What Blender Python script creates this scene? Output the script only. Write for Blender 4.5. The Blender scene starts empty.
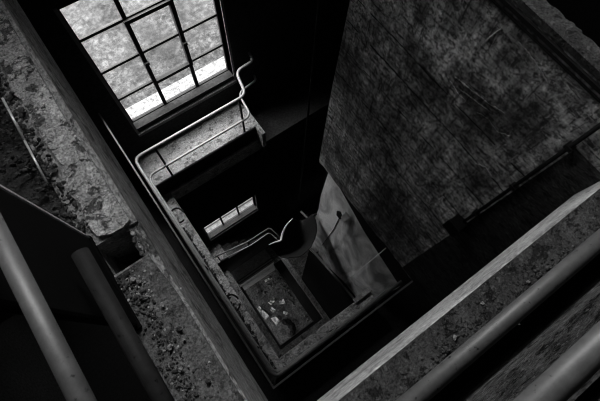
import bpy, bmesh, math, random
from mathutils import Vector, Matrix, noise

random.seed(11)
sc = bpy.context.scene
COL = sc.collection
H = 16.0                                    # camera height above the bottom floor


def P(x, y, d):
    """x to the right wall, y to the window wall, d metres below the eye"""
    return Vector((x, y, H - d))


# ------------------------------------------------------------------ materials
def new_mat(name):
    m = bpy.data.materials.new(name)
    m.use_nodes = True
    nt = m.node_tree
    b = nt.nodes['Principled BSDF']
    return m, nt, b


def node(nt, kind, **kw):
    n = nt.nodes.new(kind)
    for k, v in kw.items():
        if k in n.inputs:
            n.inputs[k].default_value = v
        else:
            setattr(n, k, v)
    return n


def ramp(nt, fac, stops):
    r = nt.nodes.new('ShaderNodeValToRGB')
    e = r.color_ramp.elements
    while len(e) < len(stops):
        e.new(0.5)
    for el, (p, v) in zip(e, stops):
        el.position = p
        el.color = (v, v, v, 1)
    nt.links.new(fac, r.inputs[0])
    return r.outputs[0]


def mix(nt, fac, a, b, mode='MIX'):
    m = nt.nodes.new('ShaderNodeMix')
    m.data_type = 'RGBA'
    m.blend_type = mode
    for sock, v in ((m.inputs['Factor'], fac), (m.inputs['A'], a), (m.inputs['B'], b)):
        if isinstance(v, (int, float)):
            sock.default_value = v if sock.type == 'VALUE' else (v, v, v, 1)
        else:
            nt.links.new(v, sock)
    return m.outputs['Result']


def coords(nt, scale=(1, 1, 1), rot=(0, 0, 0)):
    tc = nt.nodes.new('ShaderNodeTexCoord')
    mp = nt.nodes.new('ShaderNodeMapping')
    mp.inputs['Scale'].default_value = scale
    mp.inputs['Rotation'].default_value = rot
    nt.links.new(tc.outputs['Object'], mp.inputs['Vector'])
    return mp.outputs['Vector']


def noise_tex(nt, vec, scale, detail=6, rough=.6, dist=0):
    n = node(nt, 'ShaderNodeTexNoise', Scale=scale, Detail=detail, Roughness=rough, Distortion=dist)
    nt.links.new(vec, n.inputs['Vector'])
    return n.outputs['Fac']


def concrete(name, lo, hi, scale=3.0, grain=40.0, pits=.0, bump=.5, stretch=(1, 1, 1), rough=.9, spots=0.0, pit_scale=30, bump_dist=.02, crisp=0.0, crisp_scale=14):
    """mottled, pitted concrete or plaster"""
    m, nt, b = new_mat(name)
    v = coords(nt, stretch)
    big = noise_tex(nt, v, scale, 8, .65)
    fine = noise_tex(nt, v, grain, 5, .7)
    c = ramp(nt, big, [(.3, lo), (.72, hi)])
    f = ramp(nt, fine, [(.36, .35), (.52, 1.0), (.66, 1.6)])
    c = mix(nt, .9, c, f, 'MULTIPLY')
    height = mix(nt, .5, big, fine)
    if pits:
        vo = node(nt, 'ShaderNodeTexVoronoi', Scale=pit_scale)
        nt.links.new(v, vo.inputs['Vector'])
        pit = ramp(nt, vo.outputs['Distance'], [(.08, 0), (.22, 1)])
        sel = ramp(nt, noise_tex(nt, v, scale * 2.3, 4), [(.45, 1), (.58, 0)])
        pit = mix(nt, sel, pit, 1.0)
        c = mix(nt, pits, c, mix(nt, 1.0, c, pit, 'MULTIPLY'))
        height = mix(nt, .5, height, pit)
    if spots:
        s = ramp(nt, noise_tex(nt, v, 22, 4, .75), [(.63, 0), (.72, 1)])
        s2 = nt.nodes.new('ShaderNodeMath'); s2.operation = 'MULTIPLY'
        nt.links.new(s, s2.inputs[0]); s2.inputs[1].default_value = spots
        c = mix(nt, s2.outputs[0], c, .6)
    if crisp:                                            # hard-edged flakes: bare dark patches, white chips, hair cracks
        a = noise_tex(nt, v, crisp_scale, 9, .72, .3)
        dark = ramp(nt, a, [(.425, .15), (.45, 1)])
        c = mix(nt, crisp, c, mix(nt, 1.0, c, dark, 'MULTIPLY'))
        k = noise_tex(nt, v, crisp_scale * .6, 7, .7, 1.2)
        line = ramp(nt, k, [(.485, 1), (.497, .15), (.503, .15), (.515, 1)])
        c = mix(nt, crisp, c, mix(nt, 1.0, c, line, 'MULTIPLY'))
        wh = ramp(nt, noise_tex(nt, v, crisp_scale * 2.1, 8, .75), [(.575, 0), (.60, 1)])
        m3 = nt.nodes.new('ShaderNodeMath'); m3.operation = 'MULTIPLY'
        nt.links.new(wh, m3.inputs[0]); m3.inputs[1].default_value = crisp * .6
        c = mix(nt, m3.outputs[0], c, min(1.0, hi * 1.7))
        height = mix(nt, .4, height, dark)
    b.inputs['Specular IOR Level'].default_value = .2
    nt.links.new(c, b.inputs['Base Color'])
    b.inputs['Roughness'].default_value = rough
    bp = node(nt, 'ShaderNodeBump', Strength=bump, Distance=bump_dist)
    nt.links.new(height, bp.inputs['Height'])
    nt.links.new(bp.outputs[0], b.inputs['Normal'])
    return m


def metal(name, base, rough=.45, metallic=.0, wear=.3, scale=25):
    m, nt, b = new_mat(name)
    v = coords(nt)
    n = noise_tex(nt, v, scale, 6, .7)
    c = ramp(nt, n, [(.32, base * (1 - wear)), (.62, base)])
    chips = ramp(nt, noise_tex(nt, v, scale * 2.2, 3, .5), [(.28, base * .25), (.34, 1.0)])
    c = mix(nt, 1.0, c, chips, 'MULTIPLY')
    nt.links.new(c, b.inputs['Base Color'])
    b.inputs['Roughness'].default_value = rough
    b.inputs['Specular IOR Level'].default_value = .5 if base > .05 else .08
    b.inputs['Metallic'].default_value = metallic
    bp = node(nt, 'ShaderNodeBump', Strength=.25, Distance=.004)
    nt.links.new(n, bp.inputs['Height'])
    nt.links.new(bp.outputs[0], b.inputs['Normal'])
    return m


M = {}
M['screed'] = concrete('pale_screed', .20, .72, 7, 110, .6, 1.0, spots=.3, pit_scale=50, crisp=.9, crisp_scale=16)
M['slab'] = concrete('slab_concrete', .025, .10, 6, 110, .6, .8, spots=.2, crisp=.8, crisp_scale=15)
M['slab_face'] = concrete('slab_face_plaster', .20, .42, 5, 100, .6, .9, (1, .5, 1), pit_scale=40, crisp=.7, crisp_scale=12)
M['beam_face'] = concrete('beam_face_plaster', .28, .52, 5, 90, .5, .8, (.6, 1, 1.4), crisp=.35, crisp_scale=14)
M['floor_dark'] = concrete('dark_floor_concrete', .02, .07, 3, 70, .4, .7, spots=.15)
M['board'] = concrete('weathered_boards', .015, .13, 3, 30, .2, 1.0, (2.5, 12, 12), crisp=.95, crisp_scale=7)
M['landing'] = concrete('gritty_landing', .12, .25, 4, 50, .85, .8, pit_scale=30, crisp=.7, crisp_scale=11)
M['rim'] = concrete('well_rim_concrete', .13, .30, 5, 40, .5, .7, crisp=.7, crisp_scale=7)
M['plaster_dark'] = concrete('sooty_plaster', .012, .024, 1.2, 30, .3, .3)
M['plaster_black'] = concrete('shade_black_plaster', .004, .009, 1.2, 30, .3, .3)  # near-black colour in place of missing light in the depths
M['sill'] = concrete('sill_plaster', .10, .22, 4, 50, .4, .4)
M['stone'] = concrete('stone', .16, .40, 7, 70, .2, .6)
M['stone_dark'] = concrete('dark_stone', .012, .12, 7, 70, .2, .6)
M['paint'] = metal('grey_rail_paint', .08, .5, 0, .35, 30)
M['rail_light'] = metal('pale_worn_pipe', .21, .42, .2, .25, 30)
M['steel'] = metal('black_steel', .018, .6, 0, .4, 30)
M['steel_mid'] = metal('dull_steel', .09, .5, .3, .4, 30)
M['cable'] = metal('black_cable', .008, .7, 0, .2, 30)
M['slab_side'] = concrete('worn_side_screed', .07, .20, 7, 110, .5, .6, spots=.35, crisp=.6, crisp_scale=13)
M['shade_form'] = concrete('dark_shade', .015, .07, 3, 40, .5, .9, (1, 1, 2), crisp=.8, crisp_scale=9)  # dark tones in place of shade beside the conduit
M['slab_pale'] = concrete('pale_cement', .25, .5, 9, 60, .2, .5)
M['black'] = metal('soot_black_steel', .003, .9, 0, .2, 30)
M['paper'] = concrete('dusty_paper', .65, .88, 8, 50, 0, .15)
M['rag'] = concrete('black_cloth', .008, .02, 9, 60, 0, .5)
M['ground'] = concrete('ground_floor_dirt', .06, .26, 1.6, 16, .5, .6, spots=.25, pit_scale=9, crisp=.5, crisp_scale=3)
M['apron'] = concrete('yard_concrete', .55, .65, .5, 8, 0, .2)
M['edge_worn'] = metal('bare_torn_edge', .75, .35, .4, .1, 30)

M['asphalt'] = concrete('damp_asphalt', .10, .24, .9, 6, 0, .2)


def form_wall():
    """board-marked concrete: level seams, crossing streaks, pits and scratches"""
    m, nt, b = new_mat('board_marked_concrete')
    v = coords(nt)
    big = noise_tex(nt, v, 2.2, 8, .7, .3)
    hor = noise_tex(nt, coords(nt, (1, .8, 7)), 2.2, 6, .7)
    ver = noise_tex(nt, coords(nt, (1, 9, .9)), 2.0, 6, .75)
    pit = noise_tex(nt, v, 34, 6, .75)
    c = ramp(nt, big, [(.36, .12), (.5, .42), (.62, .8)])
    c = mix(nt, .75, c, ramp(nt, hor, [(.34, .3), (.62, 1.4)]), 'MULTIPLY')
    c = mix(nt, .75, c, ramp(nt, ver, [(.36, .3), (.6, 1.4)]), 'MULTIPLY')
    c = mix(nt, .85, c, ramp(nt, pit, [(.42, .10), (.50, 1.0), (.62, 1.7)]), 'MULTIPLY')
    gy = ramp(nt, noise_tex(nt, coords(nt, (1, 1.1, 6)), 5, 9, .75, .4), [(.415, .2), (.435, 1)])
    gz = ramp(nt, noise_tex(nt, coords(nt, (1, 8, 1.2)), 3.2, 9, .75, .3), [(.405, .25), (.425, 1)])
    stain = ramp(nt, noise_tex(nt, coords(nt, (1, 1.3, .8), (.5, 0, 0)), 1.5, 4, .55, .6), [(.38, .28), (.5, .85), (.6, 1.15)])
    c = mix(nt, 1.0, c, stain, 'MULTIPLY')
    c = mix(nt, 1.0, c, gy, 'MULTIPLY')
    c = mix(nt, 1.0, c, gz, 'MULTIPLY')
    sel = ramp(nt, big, [(.50, 0), (.56, 1)])
    scr = ramp(nt, noise_tex(nt, coords(nt, (1, 14, 1.6)), 5, 6, .7, .6), [(.60, 0), (.625, 1)])
    sm = nt.nodes.new('ShaderNodeMath'); sm.operation = 'MULTIPLY'
    nt.links.new(sel, sm.inputs[0]); nt.links.new(scr, sm.inputs[1])
    c = mix(nt, sm.outputs[0], c, .45)
    vo = node(nt, 'ShaderNodeTexVoronoi', Scale=5.5)
    vo.feature = 'DISTANCE_TO_EDGE'
    nz = node(nt, 'ShaderNodeTexNoise', Scale=3.0, Detail=5.0)
    nt.links.new(v, nz.inputs['Vector'])
    add = nt.nodes.new('ShaderNodeVectorMath'); add.operation = 'MULTIPLY_ADD'
    nt.links.new(nz.outputs['Color'], add.inputs[0]); add.inputs[1].default_value = (.5, .5, .5)
    nt.links.new(v, add.inputs[2])
    nt.links.new(add.outputs[0], vo.inputs['Vector'])
    crack = ramp(nt, vo.outputs['Distance'], [(.0, 0), (.012, 1)])
    msk = ramp(nt, noise_tex(nt, v, 1.7, 3), [(.52, 0), (.6, 1)])
    crack = mix(nt, msk, 1.0, crack)
    c = mix(nt, .6, c, crack, 'MULTIPLY')
    nt.links.new(c, b.inputs['Base Color'])
    b.inputs['Roughness'].default_value = .8
    h = mix(nt, .45, mix(nt, .5, hor, ver), mix(nt, .6, big, pit))
    h = mix(nt, .3, h, crack)
    bp = node(nt, 'ShaderNodeBump', Strength=.9, Distance=.03)
    nt.links.new(h, bp.inputs['Height'])
    nt.links.new(bp.outputs[0], b.inputs['Normal'])
    return m


M['form'] = form_wall()


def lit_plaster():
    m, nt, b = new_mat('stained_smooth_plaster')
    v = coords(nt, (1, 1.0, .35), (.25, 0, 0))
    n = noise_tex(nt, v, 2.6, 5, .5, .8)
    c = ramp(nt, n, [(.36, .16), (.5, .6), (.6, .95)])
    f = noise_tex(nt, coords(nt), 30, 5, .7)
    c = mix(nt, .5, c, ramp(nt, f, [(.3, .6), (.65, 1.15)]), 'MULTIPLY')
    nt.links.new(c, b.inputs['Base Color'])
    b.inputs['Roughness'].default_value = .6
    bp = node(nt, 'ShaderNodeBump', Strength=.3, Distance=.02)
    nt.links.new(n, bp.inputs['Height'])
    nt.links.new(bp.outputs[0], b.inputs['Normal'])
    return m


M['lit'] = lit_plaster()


def scrub():
    m, nt, b = new_mat('scrub_and_dry_grass')
    v = coords(nt)
    a = noise_tex(nt, v, .55, 9, .75, .4)
    s = noise_tex(nt, v, 4.5, 8, .8)
    c = ramp(nt, a, [(.34, .02), (.5, .09), (.68, .24)])
    c = mix(nt, .8, c, ramp(nt, s, [(.42, .25), (.5, 1.0), (.58, 2.6)]), 'MULTIPLY')
    nt.links.new(c, b.inputs['Base Color'])
    b.inputs['Roughness'].default_value = 1
    return m


M['scrub'] = scrub()


def glass():
    """old glass filmed with dust: clear with a grey film and bright flecks"""
    m, nt, b = new_mat('dusty_glass')
    out = nt.nodes['Material Output']
    nt.nodes.remove(b)
    v = coords(nt)
    tr = nt.nodes.new('ShaderNodeBsdfTransparent')
    tl = nt.nodes.new('ShaderNodeBsdfTranslucent')
    gl = nt.nodes.new('ShaderNodeBsdfGlossy'); gl.inputs['Roughness'].default_value = .1
    tr.inputs['Color'].default_value = (.95, .95, .95, 1)
    tl.inputs['Color'].default_value = (.35, .35, .35, 1)
    n = noise_tex(nt, v, 9, 8, .75, .5)
    fl = noise_tex(nt, v, 45, 4, .7)
    f = ramp(nt, n, [(.35, .01), (.7, .09)])
    f = mix(nt, 1.0, f, ramp(nt, fl, [(.4, .5), (.58, 1.0), (.72, 2.2)]), 'MULTIPLY')
    m1 = nt.nodes.new('ShaderNodeMixShader')
    nt.links.new(f, m1.inputs[0]); nt.links.new(tr.outputs[0], m1.inputs[1]); nt.links.new(tl.outputs[0], m1.inputs[2])
    m2 = nt.nodes.new('ShaderNodeMixShader'); m2.inputs[0].default_value = .03
    nt.links.new(m1.outputs[0], m2.inputs[1]); nt.links.new(gl.outputs[0], m2.inputs[2])
    nt.links.new(m2.outputs[0], out.inputs['Surface'])
    return m


M['glass'] = glass()


# ------------------------------------------------------------------ mesh tools
def link(name, bm, mat, parent=None, kind=None, smooth=False, bevel=0.0, loc=None):
    bmesh.ops.recalc_face_normals(bm, faces=bm.faces)
    me = bpy.data.meshes.new(name)
    if loc is not None:
        bmesh.ops.translate(bm, verts=bm.verts, vec=-Vector(loc))
    bm.to_mesh(me); bm.free()
    if smooth:
        for p in me.polygons:
            p.use_smooth = True
    o = bpy.data.objects.new(name, me)
    COL.objects.link(o)
    me.materials.append(mat if not isinstance(mat, str) else M[mat])
    if loc is not None:
        o.location = loc
    if parent is not None:
        o.parent = parent
        o.location = (Vector(loc) if loc is not None else Vector()) - parent.location
    if kind:
        o['kind'] = kind
    if bevel:
        b = o.modifiers.new('bevel', 'BEVEL'); b.width = bevel; b.segments = 2; b.limit_method = 'ANGLE'
    return o


def tag(o, label, cat, group=None):
    o['label'] = label; o['category'] = cat
    if group:
        o['group'] = group
    return o


def thing(name, label, cat, loc, group=None):
    o = bpy.data.objects.new(name, None)
    o.empty_display_size = .1
    COL.objects.link(o)
    o.location = loc
    return tag(o, label, cat, group)


def box(bm, x0, x1, y0, y1, d0, d1):
    """axis-aligned box; d is depth below the eye"""
    vs = [bm.verts.new(P(x, y, d)) for x in (x0, x1) for y in (y0, y1) for d in (d0, d1)]
    for q in ((0, 1, 3, 2), (4, 6, 7, 5), (0, 4, 5, 1), (2, 3, 7, 6), (0, 2, 6, 4), (1, 5, 7, 3)):
        bm.faces.new([vs[i] for i in q])
    return bm


def B(*boxes):
    bm = bmesh.new()
    for b in boxes:
        box(bm, *b)
    return bm


def prism(bm, pts, vec):
    """closed polygon pts pushed along vec"""
    a = [bm.verts.new(p) for p in pts]
    c = [bm.verts.new(Vector(p) + vec) for p in pts]
    n = len(a)
    bm.faces.new(a); bm.faces.new(list(reversed(c)))
    for i in range(n):
        bm.faces.new((a[i], c[i], c[(i + 1) % n], a[(i + 1) % n]))
    return bm


def round_path(pts, r, n=6):
    """polyline with its corners rounded to radius r"""
    pts = [Vector(p) for p in pts]
    out = [pts[0]]
    for i in range(1, len(pts) - 1):
        a, b, c = pts[i - 1], pts[i], pts[i + 1]
        u, w = (a - b), (c - b)
        rr = min(r, u.length * .45, w.length * .45)
        p0, p1 = b + u.normalized() * rr, b + w.normalized() * rr
        for k in range(n + 1):
            t = k / n
            out.append((1 - t) ** 2 * p0 + 2 * t * (1 - t) * b + t * t * p1)
    out.append(pts[-1])
    return out


def tube(bm, pts, r, seg=12, cap=True):
    pts = [Vector(p) for p in pts]
    rings = []
    t0 = (pts[1] - pts[0]).normalized()
    ref = Vector((0, 0, 1)) if abs(t0.z) < .9 else Vector((1, 0, 0))
    nrm = (ref - t0 * ref.dot(t0)).normalized()
    for i, p in enumerate(pts):
        if i == 0:
            t = (pts[1] - pts[0])
        elif i == len(pts) - 1:
            t = (pts[-1] - pts[-2])
        else:
            t = (pts[i + 1] - pts[i]).normalized() + (pts[i] - pts[i - 1]).normalized()
        t.normalize()
        nrm = (nrm - t * nrm.dot(t)).normalized()
        bi = t.cross(nrm)
        rr = r[i] if isinstance(r, (list, tuple)) else r
        rings.append([bm.verts.new(p + (nrm * math.cos(a) + bi * math.sin(a)) * rr) for a in [2 * math.pi * k / seg for k in range(seg)]])
    for a, b in zip(rings, rings[1:]):
        for k in range(seg):
            bm.faces.new((a[k], a[(k + 1) % seg], b[(k + 1) % seg], b[k]))
    if cap:
        bm.faces.new(list(reversed(rings[0]))); bm.faces.new(rings[-1])
    return bm


def T(pts, r, bend=0, seg=12):
    bm = bmesh.new()
    return tube(bm, round_path(pts, bend) if bend else pts, r, seg)


def rock(bm, c, s, seed, sub=2, flat=.6):
    g = bmesh.ops.create_icosphere(bm, subdivisions=sub, radius=1.0)
    rnd = random.Random(seed)
    rot = Matrix.Rotation(rnd.uniform(0, 6.28), 3, 'Z') @ Matrix.Rotation(rnd.uniform(-.4, .4), 3, 'X')
    sx, sy = rnd.uniform(.7, 1.2), rnd.uniform(.7, 1.2)
    off = Vector((seed * 1.7, seed * .9, seed * .3))
    for v in g['verts']:
        q = v.co.normalized()
        k = 1 + .6 * noise.noise(q * 1.5 + off) + .3 * noise.noise(q * 3.1 + off)
        q = Vector((q.x * sx, q.y * sy, q.z * flat)) * k * s
        v.co = rot @ q + Vector(c)
    return bm


# ------------------------------------------------------------------ shell
XW, XE, YS, YN, YO = -2.6, 4.2, -2.4, 3.65, 3.835       # walls; window wall runs YN..YO
GLY = 3.80                                               # glass line
TOP = -3.9                                               # ceiling depth (above the eye)
WIN = [(-3.60, -1.0, -1.6, 3.8), (3.17, 5.41, -.012, 1.615), (10.66, 11.76, 0, 1.6)]      # window openings: depth from/to, x from/to


def window_wall():
    bm = bmesh.new()
    ds = [TOP]
    for a, b, x0, x1 in WIN:
        ds += [a, b]
    ds.append(16.3)
    for i in range(0, len(ds), 2):
        box(bm, XW - .3, XE + .3, YN, YO, ds[i], ds[i + 1])
    for a, b, x0, x1 in WIN:
        box(bm, XW - .3, x0, YN, YO, a, b)
        box(bm, x1, XE + .3, YN, YO, a, b)
    bmesh.ops.remove_doubles(bm, verts=bm.verts, dist=1e-5)
    return bm


link('wall_north', window_wall(), 'plaster_dark', kind='structure')
link('wall_west', B((XW - .3, XW, YS, YN, TOP, 13.7), (XW - .3, XW, YS, .2, 13.7, 16.3), (XW - .3, XW, 2.4, YN, 13.7, 16.3), (XW - .3, XW, .2, 2.4, 16.0, 16.3)), 'plaster_dark', kind='structure')  # low opening added so a lamp can light the bottom floor
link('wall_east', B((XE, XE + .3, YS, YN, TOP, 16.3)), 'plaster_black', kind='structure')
link('wall_south', B((XW - .3, XE + .3, YS - .3, YS, TOP, 16.3)), 'plaster_dark', kind='structure')
link('ceiling', B((XW - .3, XE + .3, YS - .3, YO, TOP - .3, TOP)), 'plaster_dark', kind='structure')
link('floor', B((XW, XE, YS, YN, 16.0, 16.3)), 'ground', kind='structure')
link('dark_block_front', B((-.46, XE, YS, -.30, 6.80, 16.0)), 'plaster_black', kind='structure')  # added black block, keeps the gap beyond the front rim dark
link('dark_block_left', B((XW, -.46, YS, YN, 6.80, 13.6)), 'plaster_black', kind='structure')  # added black block, keeps the gap on the left dark
link('dark_block_right', B((1.63, 1.75, -.30, 1.35, 8.0, 16.0)), 'plaster_black', kind='structure')  # added black block, stands in for darkness right of the bottom opening
link('ground_yard', B((-25, 30, YO, 9.2, 16.0, 16.4)), 'asphalt', kind='structure')
link('ground_pavement', B((-25, 30, 9.2, 11.9, 15.95, 16.4)), 'apron', kind='structure')


def scrub_field():
    bm = bmesh.new()
    nx, ny = 90, 70
    g = [[bm.verts.new((-25 + 55 * i / nx, 11.85 + 34 * j / ny, .02 + .5 * abs(noise.fractal(Vector((i * .17, j * .17, 0)), 1, 2, 4)) * min(1, j / 6))) for i in range(nx + 1)] for j in range(ny + 1)]
    for j in range(ny):
        for i in range(nx):
            bm.faces.new((g[j][i], g[j][i + 1], g[j + 1][i + 1], g[j + 1][i]))
    return bm


link('ground_scrub', scrub_field(), 'scrub', kind='structure', smooth=True)


# ------------------------------------------------------------------ windows
def window(n, spec, rows, cols=3, vent=None):
    d0, d1, x0, x1 = spec
    y0, y1 = GLY - .02, GLY + .02
    f = .016
    w = link('window_%d' % n, B((x0, x1, y0, y1, d0, d0 + f), (x0, x1, y0, y1, d1 - f, d1), (x0, x0 + f, y0, y1, d0 + f, d1 - f), (x1 - f, x1, y0, y1, d0 + f, d1 - f)), 'steel', kind='structure')
    bars = bmesh.new()
    for k in range(1, cols):
        x = x0 + (x1 - x0) * k / cols
        box(bars, x - .024, x + .024, y0 + .002, y1 - .002, d0 + f, d1 - f)
    for k in range(1, rows):
        d = d0 + (d1 - d0) * k / rows
        box(bars, x0 + f, x1 - f, y0 + .004, y1 - .004, d - .018, d + .018)
    link('glazing_bars', bars, 'steel', w)
    link('glass', B((x0 + f, x1 - f, GLY - .003, GLY + .003, d0 + f, d1 - f)), 'glass', w)
    sl = bmesh.new()                                      # sloping inner sill
    prism(sl, [P(x0 - .03, YN - .03, d1 + .10), P(x0 - .03, GLY - .02, d1 + .02), P(x0 - .03, GLY - .02, d1 + .16), P(x0 - .03, YN - .03, d1 + .16)], Vector((x1 - x0 + .06, 0, 0)))
    link('sill', sl, 'sill', w)
    link('jamb', B((x0 - .035, x0, YN - .012, GLY - .02, d0 - .03, d1 + .1)), 'steel_mid', w)
    link('jamb', B((x1, x1 + .035, YN - .012, GLY - .02, d0 - .03, d1 + .1)), 'sill', w)
    if vent:
        a, b = vent
        t, yy0, yy1 = .05, y0 - .03, y1 + .01
        v = link('vent_sash', B((.50, .50 + t, yy0, yy1, a, b), (1.10 - t, 1.10, yy0, yy1, a, b), (.50 + t, 1.10 - t, yy0, yy1, a, a + t), (.50 + t, 1.10 - t, yy0, yy1, b - t, b)), 'steel', w)
        for x in (.53, 1.07):
            link('latch', B((x - .03, x + .03, yy0 - .035, yy0, (a + b) / 2 + .12 - .02, (a + b) / 2 + .12 + .02)), 'steel', v)
    return w


window(1, WIN[1], 4, vent=(3.73, 4.88))
window(2, WIN[2], 2)
window(3, WIN[0], 5, 9)  # unseen window, widened to bring more light onto the top floor

# ------------------------------------------------------------------ top floor slab (L-shaped, round two sides of the well)
EX, EY = -.195, -.246
PXW = -.232                              # near lip of the notch by the post
bm = B((-.40, EX, EY, .58, 1.60, 2.26), (-.40, EX, .72, YN, 1.60, 2.26), (PXW, EX, .58, .72, 1.612, 2.26), (-.40, -.378, .58, .72, 1.60, 2.26), (-.378, PXW, .58, .72, 2.2, 2.26))
r = random.Random(6)
for k in range(14):
    rock(bm, P(PXW - .004 + r.uniform(-.008, .008), .575 + .15 * k / 13, 1.612), r.uniform(.008, .016), 500 + k, 1, .6)
link('floor_gallery_left', bm, 'slab_face', kind='structure')
link('floor_gallery_back', B((XW, -.40, .80, YN, 1.62, 1.95)), 'floor_dark', kind='structure')
link('floor_gallery_front', B((-.40, XE, -.428, EY, 1.60, 1.92)), 'beam_face', kind='structure', bevel=.012)
link('floor_gallery_base', B((-.40, XE, YS, -.428, 1.80, 1.87)), 'plaster_black', kind='structure')


def jag(a, b, n, amp, seed):
    r = random.Random(seed)
    return [a.lerp(b, k / n) + Vector((r.uniform(-amp, amp), r.uniform(-amp, amp), 0)) for k in range(n + 1)]


# pale screed left on the left slab, its inner border broken away; thinner grey screed in front of the post
bm = bmesh.new()
edge = jag(P(-.345, .79, 1.60), P(-.345, 3.62, 1.60), 46, .018, 3)
prism(bm, [P(-.215, 3.62, 1.60), P(-.222, 2.6, 1.60), P(-.214, 1.9, 1.60), P(-.225, 1.3, 1.60), P(-.216, .735, 1.60), P(-.25, .722, 1.60), P(-.30, .725, 1.60), P(-.345, .745, 1.60)] + edge, Vector((0, 0, .016)))
link('floor_screed_back', bm, 'screed', kind='structure')
bm = bmesh.new()
edge = jag(P(-.392, -.2, 1.60), P(-.392, .565, 1.60), 20, .004, 8)
prism(bm, [P(-.245, .57, 1.60), P(-.225, .572, 1.60), P(-.207, .4, 1.60), P(-.206, .1, 1.60), P(-.202, -.24, 1.60)] + edge, Vector((0, 0, .012)))
link('floor_screed_side', bm, 'slab_side', kind='structure')
# front slab surface: grey strip, then weathered boarding
bm = bmesh.new()
edge = jag(P(1.58, -.424, 1.60), P(EX, -.424, 1.60), 30, .003, 5)
prism(bm, [P(EX, EY - .004, 1.60), P(1.58, EY - .004, 1.60)] + edge, Vector((0, 0, .010)))
link('floor_screed_front', bm, 'slab', kind='structure')
link('floor_boards', B((-.40, XE, -.735, -.535, 1.588, 1.80)), 'board', kind='structure')
link('floor_front_dark', B((-.40, XE, YS, -.81, 1.59, 1.80)), 'slab', kind='structure')

# ------------------------------------------------------------------ partition wall on the right
PX = 1.6
bm = bmesh.new()
pts = [P(PX, 1.54, 1.37), P(PX, YS, 1.37), P(PX, YS, 4.72)]
r = random.Random(4)
for k in range(33):
    y = -.6 + (1.52 + .6) * k / 32
    pts.append(P(PX, y, 4.71 + r.uniform(-.025, .025)))
pts += [P(PX, 1.54, 4.64), P(PX, 1.55, 3.2), P(PX, 1.535, 2.2)]
prism(bm, pts, Vector((.11, 0, 0)))
link('wall_partition', bm, 'form', kind='structure', bevel=.006)
# seams between the shuttering boards, proud fins of cement a few millimetres thick
bm = bmesh.new()
for d in (2.10, 2.33, 2.60, 2.92, 3.25, 3.60, 4.00):
    n = 26
    for k in range(n):
        y0, y1 = -.2 + 1.73 * k / n, -.2 + 1.73 * (k + 1) / n
        if random.random() < .8:
            w = random.uniform(.0015, .005)
            o = random.uniform(-.004, .004)
            box(bm, PX - random.uniform(.001, .002), PX + .002, y0, y1, d - w + o, d + w + o)
link('trim_1', bm, 'cable', kind='structure')
# marks on the partition: pale cement runs and a puckered blister of old paint
def mark(pts, r, seed):
    rr = random.Random(seed)
    out = []
    for a, b in zip(pts, pts[1:]):
        for k in range(8):
            t = k / 8
            out.append(P(PX - .001, a[0] + (b[0] - a[0]) * t + rr.uniform(-.004, .004), a[1] + (b[1] - a[1]) * t + rr.uniform(-.004, .004)))
    out.append(P(PX - .001, *pts[-1]))
    return T(out, [r * rr.uniform(.3, 1.2) for _ in out], 0, 6)


for k, (pts, rad, mt) in enumerate([
        ([(.585, 1.63), (.57, 1.56), (.555, 1.51)], .006, 'slab_pale'), ([(.46, 1.50), (.36, 1.51), (.235, 1.55)], .003, 'slab_pale'),
        ([(.87, 1.68), (.86, 1.70)], .007, 'slab_pale'), ([(.62, 1.95), (.50, 1.93), (.36, 1.90), (.28, 1.87)], .006, 'form'),
        ([(.58, 2.0), (.47, 1.97), (.33, 1.94)], .006, 'form'), ([(.66, 1.99), (.55, 2.03), (.44, 2.02)], .005, 'form'),
        ([(.70, 2.26), (.60, 2.10), (.56, 2.16), (.50, 2.05)], .004, 'form'), ([(.98, 2.02), (.97, 2.12), (.93, 2.2)], .005, 'form'),
        ([(.40, 2.02), (.33, 1.99), (.24, 2.01), (.18, 1.96)], .006, 'form'), ([(.20, 2.35), (.14, 2.30), (.08, 2.32)], .006, 'slab_pale')]):
    link('cement_run', mark(pts, rad, k), mt, kind='structure', smooth=True)
# coping of the partition: two narrow fillets and the rough top
link('trim_2', B((PX - .014, PX + .0, -.25, 1.53, 1.385, 1.405), (PX - .01, PX, -.25, 1.53, 1.43, 1.437)), 'steel', kind='structure')
bm = bmesh.new()
e1 = jag(P(PX + .085, -.6, 1.37), P(PX + .085, 1.54, 1.37), 90, .007, 15)
prism(bm, [P(PX - .006, 1.54, 1.37), P(PX - .006, -.6, 1.37)] + e1, Vector((0, 0, .03)))
link('trim_3', bm, 'slab', kind='structure')
# dark wedge in place of shade under the partition; plastered wall below it
bm = B((PX + .10, PX + .11, -.25, 1.0, 4.60, 4.72))
prism(bm, [P(PX + .005, 1.15, 4.70), P(PX + .005, .55, 5.02), P(PX + .005, -.25, 5.25), P(PX + .005, -.25, 4.70)], Vector((.06, 0, 0)))
link('shade_wedge', bm, 'steel', kind='structure')
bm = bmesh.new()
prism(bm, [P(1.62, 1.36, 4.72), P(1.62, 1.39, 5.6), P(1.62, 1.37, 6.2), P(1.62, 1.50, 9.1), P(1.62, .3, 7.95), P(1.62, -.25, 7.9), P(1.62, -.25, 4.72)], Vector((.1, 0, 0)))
link('wall_lower', bm, 'lit', kind='structure')

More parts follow.
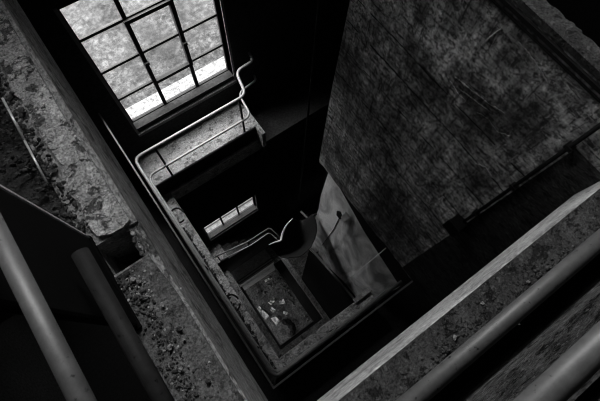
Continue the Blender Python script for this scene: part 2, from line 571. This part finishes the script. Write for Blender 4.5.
# dark panel standing in for shade, and conduit, in the near corner of the partition
pl = thing('shade_panel', 'large dark panel standing in for shade on the board-marked wall beside the vertical conduit', 'plate', P(PX, -.14, 3.0))
link('plate', B((PX - .010, PX - .002, -.95, -.067, 1.70, 4.68)), 'shade_form', pl, loc=P(PX, -.14, 3.0))  # dark panel in place of shade
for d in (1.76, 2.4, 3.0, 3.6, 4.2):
    link('shade_panel_bolt', T([P(PX - .012, -.10, d), P(PX - .022, -.10, d)], .008, 0, 8), 'steel', pl, loc=P(PX, -.14, 3.0))
cd = thing('conduit', 'thin black conduit running down the board-marked wall into a small box', 'pipe', P(1.575, -.045, 2.95))
link('pipe', T([P(1.578, -.045, 1.40), P(1.578, -.045, 2.90)], .011), 'cable', cd, smooth=True, loc=P(1.575, -.045, 2.95))
for d in (1.7, 2.2, 2.7):
    link('clip', B((1.562, 1.6, -.065, -.025, d - .012, d + .012)), 'steel', cd, loc=P(1.575, -.045, 2.95))
jb = thing('junction_box', 'small black electrical box on the board-marked wall at the foot of the conduit', 'box', P(1.54, -.03, 3.0))
link('body', B((1.50, 1.591, -.085, .025, 2.90, 3.03)), 'cable', jb, bevel=.01, loc=P(1.54, -.03, 3.0))
link('lid', B((1.488, 1.50, -.09, .03, 2.895, 3.035)), 'cable', jb, bevel=.004, loc=P(1.54, -.03, 3.0))
link('gland', T([P(1.54, -.03, 3.03), P(1.54, -.03, 3.09)], .022), 'cable', jb, smooth=True, loc=P(1.54, -.03, 3.0))

# ------------------------------------------------------------------ level below: landing, well rim
bm = B((-.29, 1.6, 3.04, YN, 6.0, 6.40))
link('floor_landing', bm, 'landing', kind='structure', bevel=.008)
bm = B((-.30, -.122, -.25, 3.04, 6.41, 6.80), (-.122, 1.54, -.25, -.077, 6.41, 6.80), (-.30, 1.62, 3.005, YN, 6.41, 6.80))
link('floor_well_rim', bm, 'rim', kind='structure', bevel=.006)
link('trim_5', B((1.56, 1.63, 2.84, 3.47, 5.985, 6.42)), 'landing', kind='structure', bevel=.006)
link('floor_side_landing', B((1.64, XE, 2.92, YN, 6.46, 6.80)), 'plaster_dark', kind='structure')
link('shade_plate', B((-.285, 1.56, 3.028, 3.04, 6.02, 6.405)), 'cable', kind='structure')  # black plate added where the landing's front face lies in shade
link('trim_10', B((-.12, 1.6, 2.985, 3.005, 6.405, 6.43)), 'slab_pale', kind='structure')
# curb at the end of the front rim
tag(link('concrete_block', B((1.24, 1.56, -.10, -.03, 6.37, 6.41)), 'landing', bevel=.006), 'short pale concrete block at the right end of the lower well rim', 'block')


def lower_railing(z0, sy, label, name='pipe_railing'):
    """pipe guard round the well; z0 = depth of the top rail"""
    o = thing(name, label, 'railing', P(.1, 3.02, z0 + .96))
    L = P(.1, 3.02, z0 + .96)
    r = .022
    link('top_rail', T([P(1.91, 3.62, z0 + .02), P(1.88, 3.46, z0), P(1.57, 3.44, z0), P(1.48, 3.04, z0), P(-.25, 3.04, z0), P(-.25, -.20, z0), P(1.6, -.20, z0)], r, .11), 'rail_light', o, smooth=True, loc=L)
    m = z0 + .57
    link('mid_rail', T([P(1.95, 3.62, m + .02), P(1.92, 3.52, m), P(1.56, 3.47, m), P(1.51, 3.03, m), P(-.25, 3.03, m), P(-.25, -.20, m), P(1.6, -.20, m)], r * .85, .12), 'rail_light', o, smooth=True, loc=L)
    for x, y, b in ((.05, 3.055, .96), (1.37, 3.055, .96), (-.25, 1.4, 1.37), (-.25, .2, 1.37), (.7, -.20, 1.37)):
        link('post', T([P(x, y, z0), P(x, y, z0 + b)], .016), 'steel', o, smooth=True, loc=L)
    return o


lower_railing(5.04, 0, 'pale bent pipe railing round the landing under the large window')
gb = thing('guard_bar', 'thin angle bar running outside the pipe railing along the left and front of the well', 'railing', P(-.29, 1.5, 6.4))
L = P(-.29, 1.5, 6.4)
link('bar', B((-.303, -.285, -.262, 3.645, 4.70, 4.735), (-.285, 1.6, -.262, -.244, 4.70, 4.735)), 'rail_light', gb, loc=L)
for x, y in ((-.295, 2.2), (-.295, .9), (-.295, -.25), (.8, -.253)):
    link('upright', B((x - .012, x + .012, y - .006, y + .006, 4.735, 6.41)), 'steel', gb, loc=L)

# rim debris: a ragged line of dark lumps on the left rim, two loops of wire
bm = bmesh.new()
for k in range(330):
    y = random.uniform(-.15, 2.4)
    rock(bm, P(-.262 + random.gauss(0, .018), y, 6.40), random.uniform(.006, .026), k + 900, 1, .5)
link('rim_rubble', bm, 'rag', kind='stuff')


def loop(name, c, r, turns, label, tilt):
    pts = []
    for k in range(44):
        a = turns * 6.283 * k / 43
        pts.append(P(c[0] + r * math.cos(a), c[1] + r * 1.25 * math.sin(a), c[2] - .02 - .05 * tilt * (1 + math.sin(a * .5))))
    return tag(link(name, T(pts, .014, 0, 8), 'cable', smooth=True), label, 'wire')


loop('wire_loop', (-.215, 2.56, 6.37), .10, .82, 'open loop of black wire on the left rim just below the landing', .6)
loop('wire_loop', (-.24, .95, 6.37), .10, .9, 'loop of black wire on the left rim nearest the front corner', .8)

# ------------------------------------------------------------------ two levels down
link('floor_lower_rim', B((-.30, -.07, -.25, 3.04, 12.81, 13.1), (-.07, 1.47, -.25, .02, 12.81, 13.1), (1.47, 1.60, -.25, 2.6, 12.81, 13.1)), 'rim', kind='structure', bevel=.006)
st = thing('stair_flight', 'short flight of concrete steps going down under the small lower window', 'stairs', P(.4, 3.3, 13))
L = P(.4, 3.3, 13)
for k in range(5):
    x0 = -.30 if k == 0 else .14 + .25 * (k - 1)
    x1 = .14 + .25 * k
    d = 12.35 + .19 * k
    link('step', B((x0, x1, 3.06, YN - .01, d, d + .3)), 'rim' if k == 0 else 'slab', st, loc=L, bevel=.006)
link('stringer', B((-.30, 1.5, 3.03, 3.06, 12.5, 14.2)), 'steel', st, loc=L)
rl = thing('stair_railing', 'thin pipe railing beside the steps under the small lower window', 'railing', P(.5, 2.9, 12.4))
L = P(.5, 2.9, 12.4)
link('top_rail', T([P(-.19, 3.04, 11.44), P(.82, 2.88, 11.44), P(1.53, 2.87, 11.44), P(1.60, 2.55, 11.44), P(1.6, 2.2, 11.44)], .020, .09), 'rail_light', rl, smooth=True, loc=L)
link('mid_rail', T([P(-.12, 3.00, 11.95), P(.85, 2.86, 11.9), P(1.50, 2.87, 11.9), P(1.58, 2.55, 11.9), P(1.6, 2.2, 11.9)], .017, .09), 'rail_light', rl, smooth=True, loc=L)
for x, y in ((-.1, 3.02), (.8, 2.885), (1.5, 2.87)):
    link('post', T([P(x, y, 11.44), P(x, y, 13.0)], .016), 'steel', rl, smooth=True, loc=L)
link('floor_mezzanine', B((-.05, 1.34, 2.48, 3.04, 14.2, 15.72)), 'slab_pale', kind='structure')
link('trim_6', B((-.05, 1.36, 2.50, 2.53, 14.0, 14.03), (-.05, 1.36, 2.58, 2.61, 14.0, 14.03), (-.05, -.02, 2.50, 2.61, 14.0, 14.2), (1.33, 1.36, 2.50, 2.61, 14.0, 14.2)), 'steel_mid', kind='structure')
link('trim_7', B((-.35, .005, .15, 2.48, 14.6, 14.75), (-.35, 1.6, -.3, .15, 14.6, 14.75), (1.32, 1.62, .15, 2.48, 14.6, 14.75)), 'steel', kind='structure')
link('trim_8', B((-.012, .012, .13, 2.48, 14.55, 14.6), (.012, 1.33, .13, .155, 14.55, 14.6)), 'steel_mid', kind='structure')

# hand pipe on the lower right, in front of the plastered wall
hp = thing('wall_handrail', 'dark handrail pipe low along the foot of the pale plastered wall', 'railing', P(1.52, .6, 7.9))
L = P(1.52, .6, 7.9)
link('rail', T([P(1.53, 1.4, 8.3), P(1.53, -.1, 7.7)], .024), 'steel_mid', hp, smooth=True, loc=L)
for y, d in ((1.1, 8.18), (.25, 7.84)):
    link('bracket', T([P(1.53, y, d), P(1.53, y, d + .07), P(1.63, y, d + .07)], .012, .03), 'steel', hp, smooth=True, loc=L)
tag(link('wall_pipe', T([P(1.605, .215, 4.75), P(1.58, .29, 7.80)], .006), 'edge_worn', smooth=True), 'thin pale pipe running down the face of the pale plastered wall', 'pipe')


def seg_on_wall(x, pts):
    return [P(x, y, d) for y, d in pts]


tag(link('loose_cable', T(seg_on_wall(1.617, [(.96, 5.60), (.97, 6.2), (1.02, 6.9), (1.07, 7.6)]), .005, .05), 'cable', smooth=True), 'black cable hanging in a slight curve on the pale plastered wall below the torn bracket', 'cable')
br = thing('torn_bracket', 'torn dark bracket with a bright bent tab at the top of the plastered wall', 'bracket', P(1.61, .96, 5.5))
L = P(1.61, .96, 5.5)
bm = bmesh.new()
prism(bm, [P(1.60, 1.03, 5.42), P(1.60, .98, 5.34), P(1.60, .91, 5.43), P(1.60, .93, 5.54), P(1.60, 1.01, 5.54)], Vector((.019, 0, 0)))
link('plate', bm, 'steel', br, loc=L)
bm = bmesh.new()
prism(bm, [P(1.595, .93, 5.42), P(1.56, .88, 5.02), P(1.57, .80, 5.06), P(1.59, .86, 5.44)], Vector((.02, .01, .01)))
link('tab', bm, 'edge_worn', br, loc=L)


# curled metal sheet hanging over the lower stair
def sheet():
    bm = bmesh.new()
    nu, nv = 26, 20
    left = [(1.574, 1.934), (1.40, 1.90), (1.30, 1.85), (1.22, 1.80), (1.14, 1.72), (1.00, 1.76), (.884, 1.769)]
    right = [(1.957, 1.78), (1.93, 1.62), (1.853, 1.47), (1.72, 1.36), (1.55, 1.27), (1.284, 1.22), (.995, 1.371)]

    def at(l, t):
        f = t * (len(l) - 1); i = min(int(f), len(l) - 2); q = f - i
        a = Vector(l[i]).lerp(Vector(l[i + 1]), q)
        return a
    q8 = .8
    g = []
    for j in range(nv + 1):
        row = []
        for i in range(nu + 1):
            s, t = i / nu, j / nv
            p = at(left, t).lerp(at(right, t), s)
            d = 8.2 + .45 * math.sin(s * math.pi) - .12 * math.cos(t * 5)
            k = d / 8.2
            row.append(bm.verts.new(P(p.x * k ** .4 * q8, p.y * k ** .4 * q8, d * q8)))
        g.append(row)
    for j in range(nv):
        for i in range(nu):
            bm.faces.new((g[j][i], g[j][i + 1], g[j + 1][i + 1], g[j + 1][i]))
    e = [g[j][0].co.copy() for j in range(nv + 1)]
    return bm, e


bm, e = sheet()
sh = thing('metal_sheet', 'black curled metal sheet with a bright wavy edge hanging beside the lower stairs', 'sheet', P(1.2, 1.3, 6.9))
o = link('panel', bm, 'steel', sh, smooth=True, loc=P(1.2, 1.3, 6.9))
s = o.modifiers.new('thick', 'SOLIDIFY'); s.thickness = .012
link('torn_edge', T(e, [.006 + .014 * math.sin(math.pi * k / (len(e) - 1)) for k in range(len(e))], 0, 8), 'edge_worn', sh, smooth=True, loc=P(1.2, 1.3, 6.9))
link('hanger', T([P(1.53, 1.42, 6.62), P(1.60, 1.40, 6.50), P(1.66, 1.34, 6.48)], .014, .03), 'steel', sh, smooth=True, loc=P(1.2, 1.3, 6.9))
tag(link('steel_rod', T([P(1.59, 1.74, 7.2), P(1.66, 1.40, 7.25)], .022), 'steel_mid', smooth=True), 'grey steel rod sticking out behind the black curled sheet', 'rod')

# hanging wire in the well, and wires
tag(link('hanging_wire', T([P(1.31, 1.50, TOP), P(1.31, 1.505, 1.5), P(1.315, 1.50, 4.0), P(1.32, 1.51, 5.6)], .010, .2, 8), 'cable', smooth=True), 'long black wire hanging straight down the well beside the board-marked wall', 'wire')

# ------------------------------------------------------------------ ground floor litter
def paper(name, x, y, w, h, a, seed, label):
    bm = bmesh.new()
    n = 7
    w, h = w * .8, h * .8
    g = []
    for j in range(n + 1):
        row = []
        for i in range(n + 1):
            u, v = (i / n - .5) * w, (j / n - .5) * h
            z = .01 + .09 * abs(noise.noise(Vector((u * 6 + seed, v * 6, seed)))) + .04 * noise.noise(Vector((u * 15, v * 15 + seed, 1)))
            u *= 1 + .5 * noise.noise(Vector((v * 5, seed, 2)))
            v *= 1 + .5 * noise.noise(Vector((u * 5, seed, 5)))
            row.append(bm.verts.new((x + u * math.cos(a) - v * math.sin(a), y + u * math.sin(a) + v * math.cos(a), max(z, .006))))
        g.append(row)
    for j in range(n):
        for i in range(n):
            bm.faces.new((g[j][i], g[j][i + 1], g[j + 1][i + 1], g[j + 1][i]))
    o = link(name, bm, 'paper')
    s = o.modifiers.new('thick', 'SOLIDIFY'); s.thickness = .004; s.offset = 1
    return tag(o, label, 'paper', 'papers on the bottom floor')


paper('crumpled_paper', .10, 1.47, .22, .62, .2, 1, 'largest and brightest crumpled paper on the bottom floor, left of the others')
paper('crumpled_paper', .62, 1.60, .34, .16, .1, 2, 'small paper scrap on the bottom floor, topmost of the cluster by the dark rag')
paper('crumpled_paper', .90, 1.38, .26, .18, -.3, 3, 'paper scrap on the bottom floor at the right of the cluster')
paper('crumpled_paper', .46, 1.34, .16, .20, .3, 4, 'narrow paper scrap on the bottom floor in the middle of the cluster')
paper('crumpled_paper', .34, .98, .24, .34, .1, 5, 'square sheet of paper on the bottom floor left of the dark rag')
paper('crumpled_paper', .78, .98, .12, .20, .7, 6, 'thin bent paper strip on the bottom floor touching the dark rag')
paper('crumpled_paper', .95, 2.36, .34, .12, -.15, 7, 'long white paper scrap on the bottom floor at the far edge of the opening')
bm = bmesh.new()
for k in range(5):
    t = k / 4
    rock(bm, Vector((.58 + .12 * math.sin(t * 3), .72 - .46 * t, .06)), .13 - .03 * abs(t - .4), 300 + k, 3, .7)
tag(link('rag', bm, 'rag', smooth=True), 'black crumpled rag lying on the bottom floor among the papers', 'rag')
bm = bmesh.new()
for k in range(400):
    x, y = random.uniform(.05, 1.5), random.uniform(.2, 2.2)
    if -.1 < x < 1.15 and .2 < y < 1.95:
        continue
    rock(bm, Vector((x, y, .01)), random.uniform(.015, .05), k + 40, 1, .5)
link('floor_litter', bm, 'ground', kind='stuff')

# ------------------------------------------------------------------ top floor railings
RD1, RD2 = 1.16, .72
ra = thing('front_railing', 'thick grey two-pipe railing along the front edge of the well', 'railing', P(.6, -.305, 1.6))
L = P(.6, -.305, 1.6)
link('mid_rail', T([P(-.268, -.291, RD1), P(1.6, -.291, RD1)], .0245, 0, 24), 'paint', ra, smooth=True, loc=L)
link('top_rail', T([P(-.268, -.300, RD2), P(1.6, -.300, RD2)], .024, 0, 24), 'paint', ra, smooth=True, loc=L)
rb = thing('side_railing', 'grey two-pipe railing along the left slab ending at the black post', 'railing', P(-.295, .1, 1.6))
L2 = P(-.295, .1, 1.6)
link('mid_rail', T([P(-.312, -.305, RD1), P(-.312, .53, RD1)], .024, 0, 24), 'steel', rb, smooth=True, loc=L2)
link('top_rail', T([P(-.293, -.305, RD2), P(-.293, .59, RD2)], .0175, 0, 24), 'paint', rb, smooth=True, loc=L2)
link('corner_post', T([P(-.30, -.305, RD2 - .02), P(-.30, -.305, 1.6)], .03, 0, 20), 'paint', rb, smooth=True, loc=L2)
po = thing('steel_post', 'broad flat black steel post standing on the left slab beside the dark notch', 'post', P(-.386, .67, 1.6))
L = P(-.386, .67, 1.6)
link('shaft', B((-.40, -.372, .36, .757, .50, 1.575)), 'black', po, bevel=.012, loc=L)
link('foot', B((-.405, -.367, .352, .765, 1.575, 1.60)), 'black', po, bevel=.004, loc=L)
link('lit_edge_strip', B((-.374, -.369, .752, .761, .50, 1.575)), 'edge_worn', po, loc=L)  # pale strip standing in for light caught along the post's edge
tag(link('loose_rod', T([P(-.385, 1.47, 1.535), P(-.392, 1.25, 1.54)], .005, 0, 10), 'edge_worn', smooth=True), 'pale metal rod lying on the rubble of the left slab, upper piece of two', 'rod')
tag(link('loose_rod', T([P(-.392, 1.243, 1.54), P(-.398, 1.03, 1.545)], .0045, 0, 10), 'edge_worn', smooth=True), 'pale metal rod lying on the rubble of the left slab, lower piece near the post', 'rod')

# ------------------------------------------------------------------ rubble and stones on the slabs
bm = bmesh.new()
rnd = random.Random(21)
for k in range(1500):
    y = rnd.uniform(.78, 2.3); x = -.352 - abs(rnd.gauss(0, .15))
    rock(bm, P(x, y, 1.585), rnd.choice((.003, .004, .006, .010)) * rnd.uniform(.7, 1.4), k, 1, .7)
link('slab_rubble', bm, 'stone_dark', kind='stuff')
bm = bmesh.new()
for k in range(330):
    y = rnd.uniform(-.1, .56); x = -.335 + rnd.gauss(0, .022)
    rock(bm, P(x, y, 1.585), rnd.choice((.0025, .004, .006)) * rnd.uniform(.7, 1.4), k + 2000, 1, .6)
for k in range(120):
    rock(bm, P(-.24 - abs(rnd.gauss(0, .05)), rnd.uniform(-.1, .56), 1.588), rnd.uniform(.002, .005), k + 2600, 1, .6)
link('side_grit', bm, 'stone_dark', kind='stuff')
bm = bmesh.new()
for k in range(90):
    y = rnd.choice((rnd.uniform(-.1, .56), rnd.gauss(.50, .04)))
    if y > .565:
        continue
    rock(bm, P(-.31 + rnd.gauss(0, .035), y, 1.587), rnd.uniform(.002, .006), k + 7000, 1, .5)
link('pale_grit', bm, 'slab_pale', kind='stuff')
bm = bmesh.new()
for k in range(420):
    x = rnd.choice((rnd.gauss(.55, .12), rnd.gauss(.9, .12), rnd.uniform(-.1, 1.5)))
    rock(bm, P(x, -.355 + rnd.gauss(0, .028), 1.588), rnd.choice((.002, .0035, .0055)) * rnd.uniform(.7, 1.5), k + 4000, 1, .5)
link('front_grit', bm, 'stone_dark', kind='stuff')


def stone(x, y, d, s, seed, mat, label, group, cat='stone'):
    bm = bmesh.new()
    c = P(x, y, d)
    rock(bm, c, s * .8, seed, 2, .6)
    return tag(link('stone', bm, mat, loc=c), label, cat, group)


G1 = 'stones on the left slab in front of the post'
for k, (x, y, s, mt, lb) in enumerate([
        (-.315, .520, .013, 'stone', 'pale stone on the left slab closest to the black post'),
        (-.300, .500, .010, 'stone', 'smaller pale stone right of the one closest to the black post'),
        (-.318, .440, .014, 'stone_dark', 'dark round stone on the left slab just below the two pale ones by the post'),
        (-.302, .440, .010, 'stone', 'pale broken stone on the left slab beside a dark round one'),
        (-.272, .380, .010, 'stone', 'lone pale stone in the middle of the left slab'),
        (-.262, .270, .013, 'stone_dark', 'dark round pebble out alone on the left slab'),
        (-.268, .230, .008, 'stone', 'small pale pebble just below the lone dark pebble on the left slab'),
        (-.322, .235, .013, 'stone', 'pale wedge-shaped stone in the debris line of the left slab'),
        (-.326, .150, .011, 'stone', 'pale stone lowest in the debris line of the left slab'),
        (-.270, .065, .012, 'stone_dark', 'dark pebble on the left slab near the bottom edge of the picture')]):
    stone(x, y, 1.580, s, 60 + k, mt, lb, G1)
G2 = 'stones on the front slab'
for k, (x, y, s, mt, lb) in enumerate([
        (.700, -.300, .008, 'stone', 'pale pebble alone near the bright edge of the front slab'),
        (.530, -.330, .011, 'stone', 'pale flat chip in the dark debris patch of the front slab'),
        (.480, -.345, .013, 'stone_dark', 'dark lump in the debris patch of the front slab beside the pale chip'),
        (.900, -.345, .008, 'stone', 'small pale chip by the front railing further right along the front slab')]):
    stone(x, y, 1.583, s, 90 + k, mt, lb, G2)

# ------------------------------------------------------------------ light: overcast sky through the windows, strengthened by added area lamps
w = bpy.data.worlds.new('overcast')
sc.world = w
w.use_nodes = True
bg = w.node_tree.nodes['Background']
bg.inputs[0].default_value = (1, 1, 1, 1)
bg.inputs[1].default_value = 2.0

for n, (a, b, x0, x1) in enumerate(WIN):
    l = bpy.data.lights.new('window_portal', 'AREA')
    l.shape = 'RECTANGLE'; l.size = x1 - x0; l.size_y = b - a
    l.cycles.is_portal = True
    o = bpy.data.objects.new('window_portal', l)
    COL.objects.link(o)
    o.location = P((x0 + x1) / 2, YO + .01, (a + b) / 2)
    o.rotation_euler = (math.radians(-90), 0, 0)          # facing into the building



def sky_lamp(name, x, y, d, sx, sy, tx, ty, td, power):
    """added area lamp outside an opening, out of view, strengthening the sky light"""
    l = bpy.data.lights.new(name, 'AREA')
    l.shape = 'RECTANGLE'; l.size = sx; l.size_y = sy; l.energy = power
    o = bpy.data.objects.new(name, l)
    COL.objects.link(o)
    o.location = P(x, y, d)
    v = P(tx, ty, td) - P(x, y, d)
    o.rotation_euler = v.to_track_quat('-Z', 'Y').to_euler()
    return o


sky_lamp('added_lamp_upper', 1.1, 4.9, -1.9, 3.6, 1.2, .6, 0, 1.6, 780)
sky_lamp('added_lamp_middle', .8, 5.0, 1.9, 5.0, 1.6, .8, 2.4, 6.4, 1500)
sky_lamp('added_lamp_lower', .6, 4.7, 9.6, 3.0, 1.2, .8, 2.4, 14, 330)
sky_lamp('added_opening_fill', -3.6, 1.3, 14.2, 2.0, 1.6, .8, 1.3, 16, 60)  # added lamp brightening the bottom floor through the unseen west opening

# ------------------------------------------------------------------ camera
R0 = [(0.81337381, -0.53743935, 0.22267011), (-0.58051213, -0.77471408, 0.25064669), (0.03779828, -0.33313216, -0.94212221)]
cam = bpy.data.cameras.new('camera')
cam.sensor_width = 36.0
cam.lens = 419.977 * 36.0 / 600.0
cam.clip_start = .02
cam.clip_end = 200
co = bpy.data.objects.new('camera', cam)
COL.objects.link(co)
mat = Matrix([[R0[i][0], -R0[i][1], -R0[i][2], (0, 0, H)[i]] for i in range(3)] + [[0, 0, 0, 1]])
co.matrix_world = mat
cam.dof.use_dof = True
cam.dof.focus_distance = 5.5
cam.dof.aperture_fstop = 11
sc.camera = co

sc.view_settings.view_transform = 'Standard'
sc.view_settings.look = 'None'
sc.view_settings.gamma = 1
sc.view_settings.use_curve_mapping = False
sc.view_settings.exposure = 0.0
sc.cycles.filter_width = 1.0
sc.cycles.max_bounces = 8
sc.cycles.diffuse_bounces = 4
sc.cycles.transparent_max_bounces = 12
sc.cycles.sample_clamp_indirect = 3.0
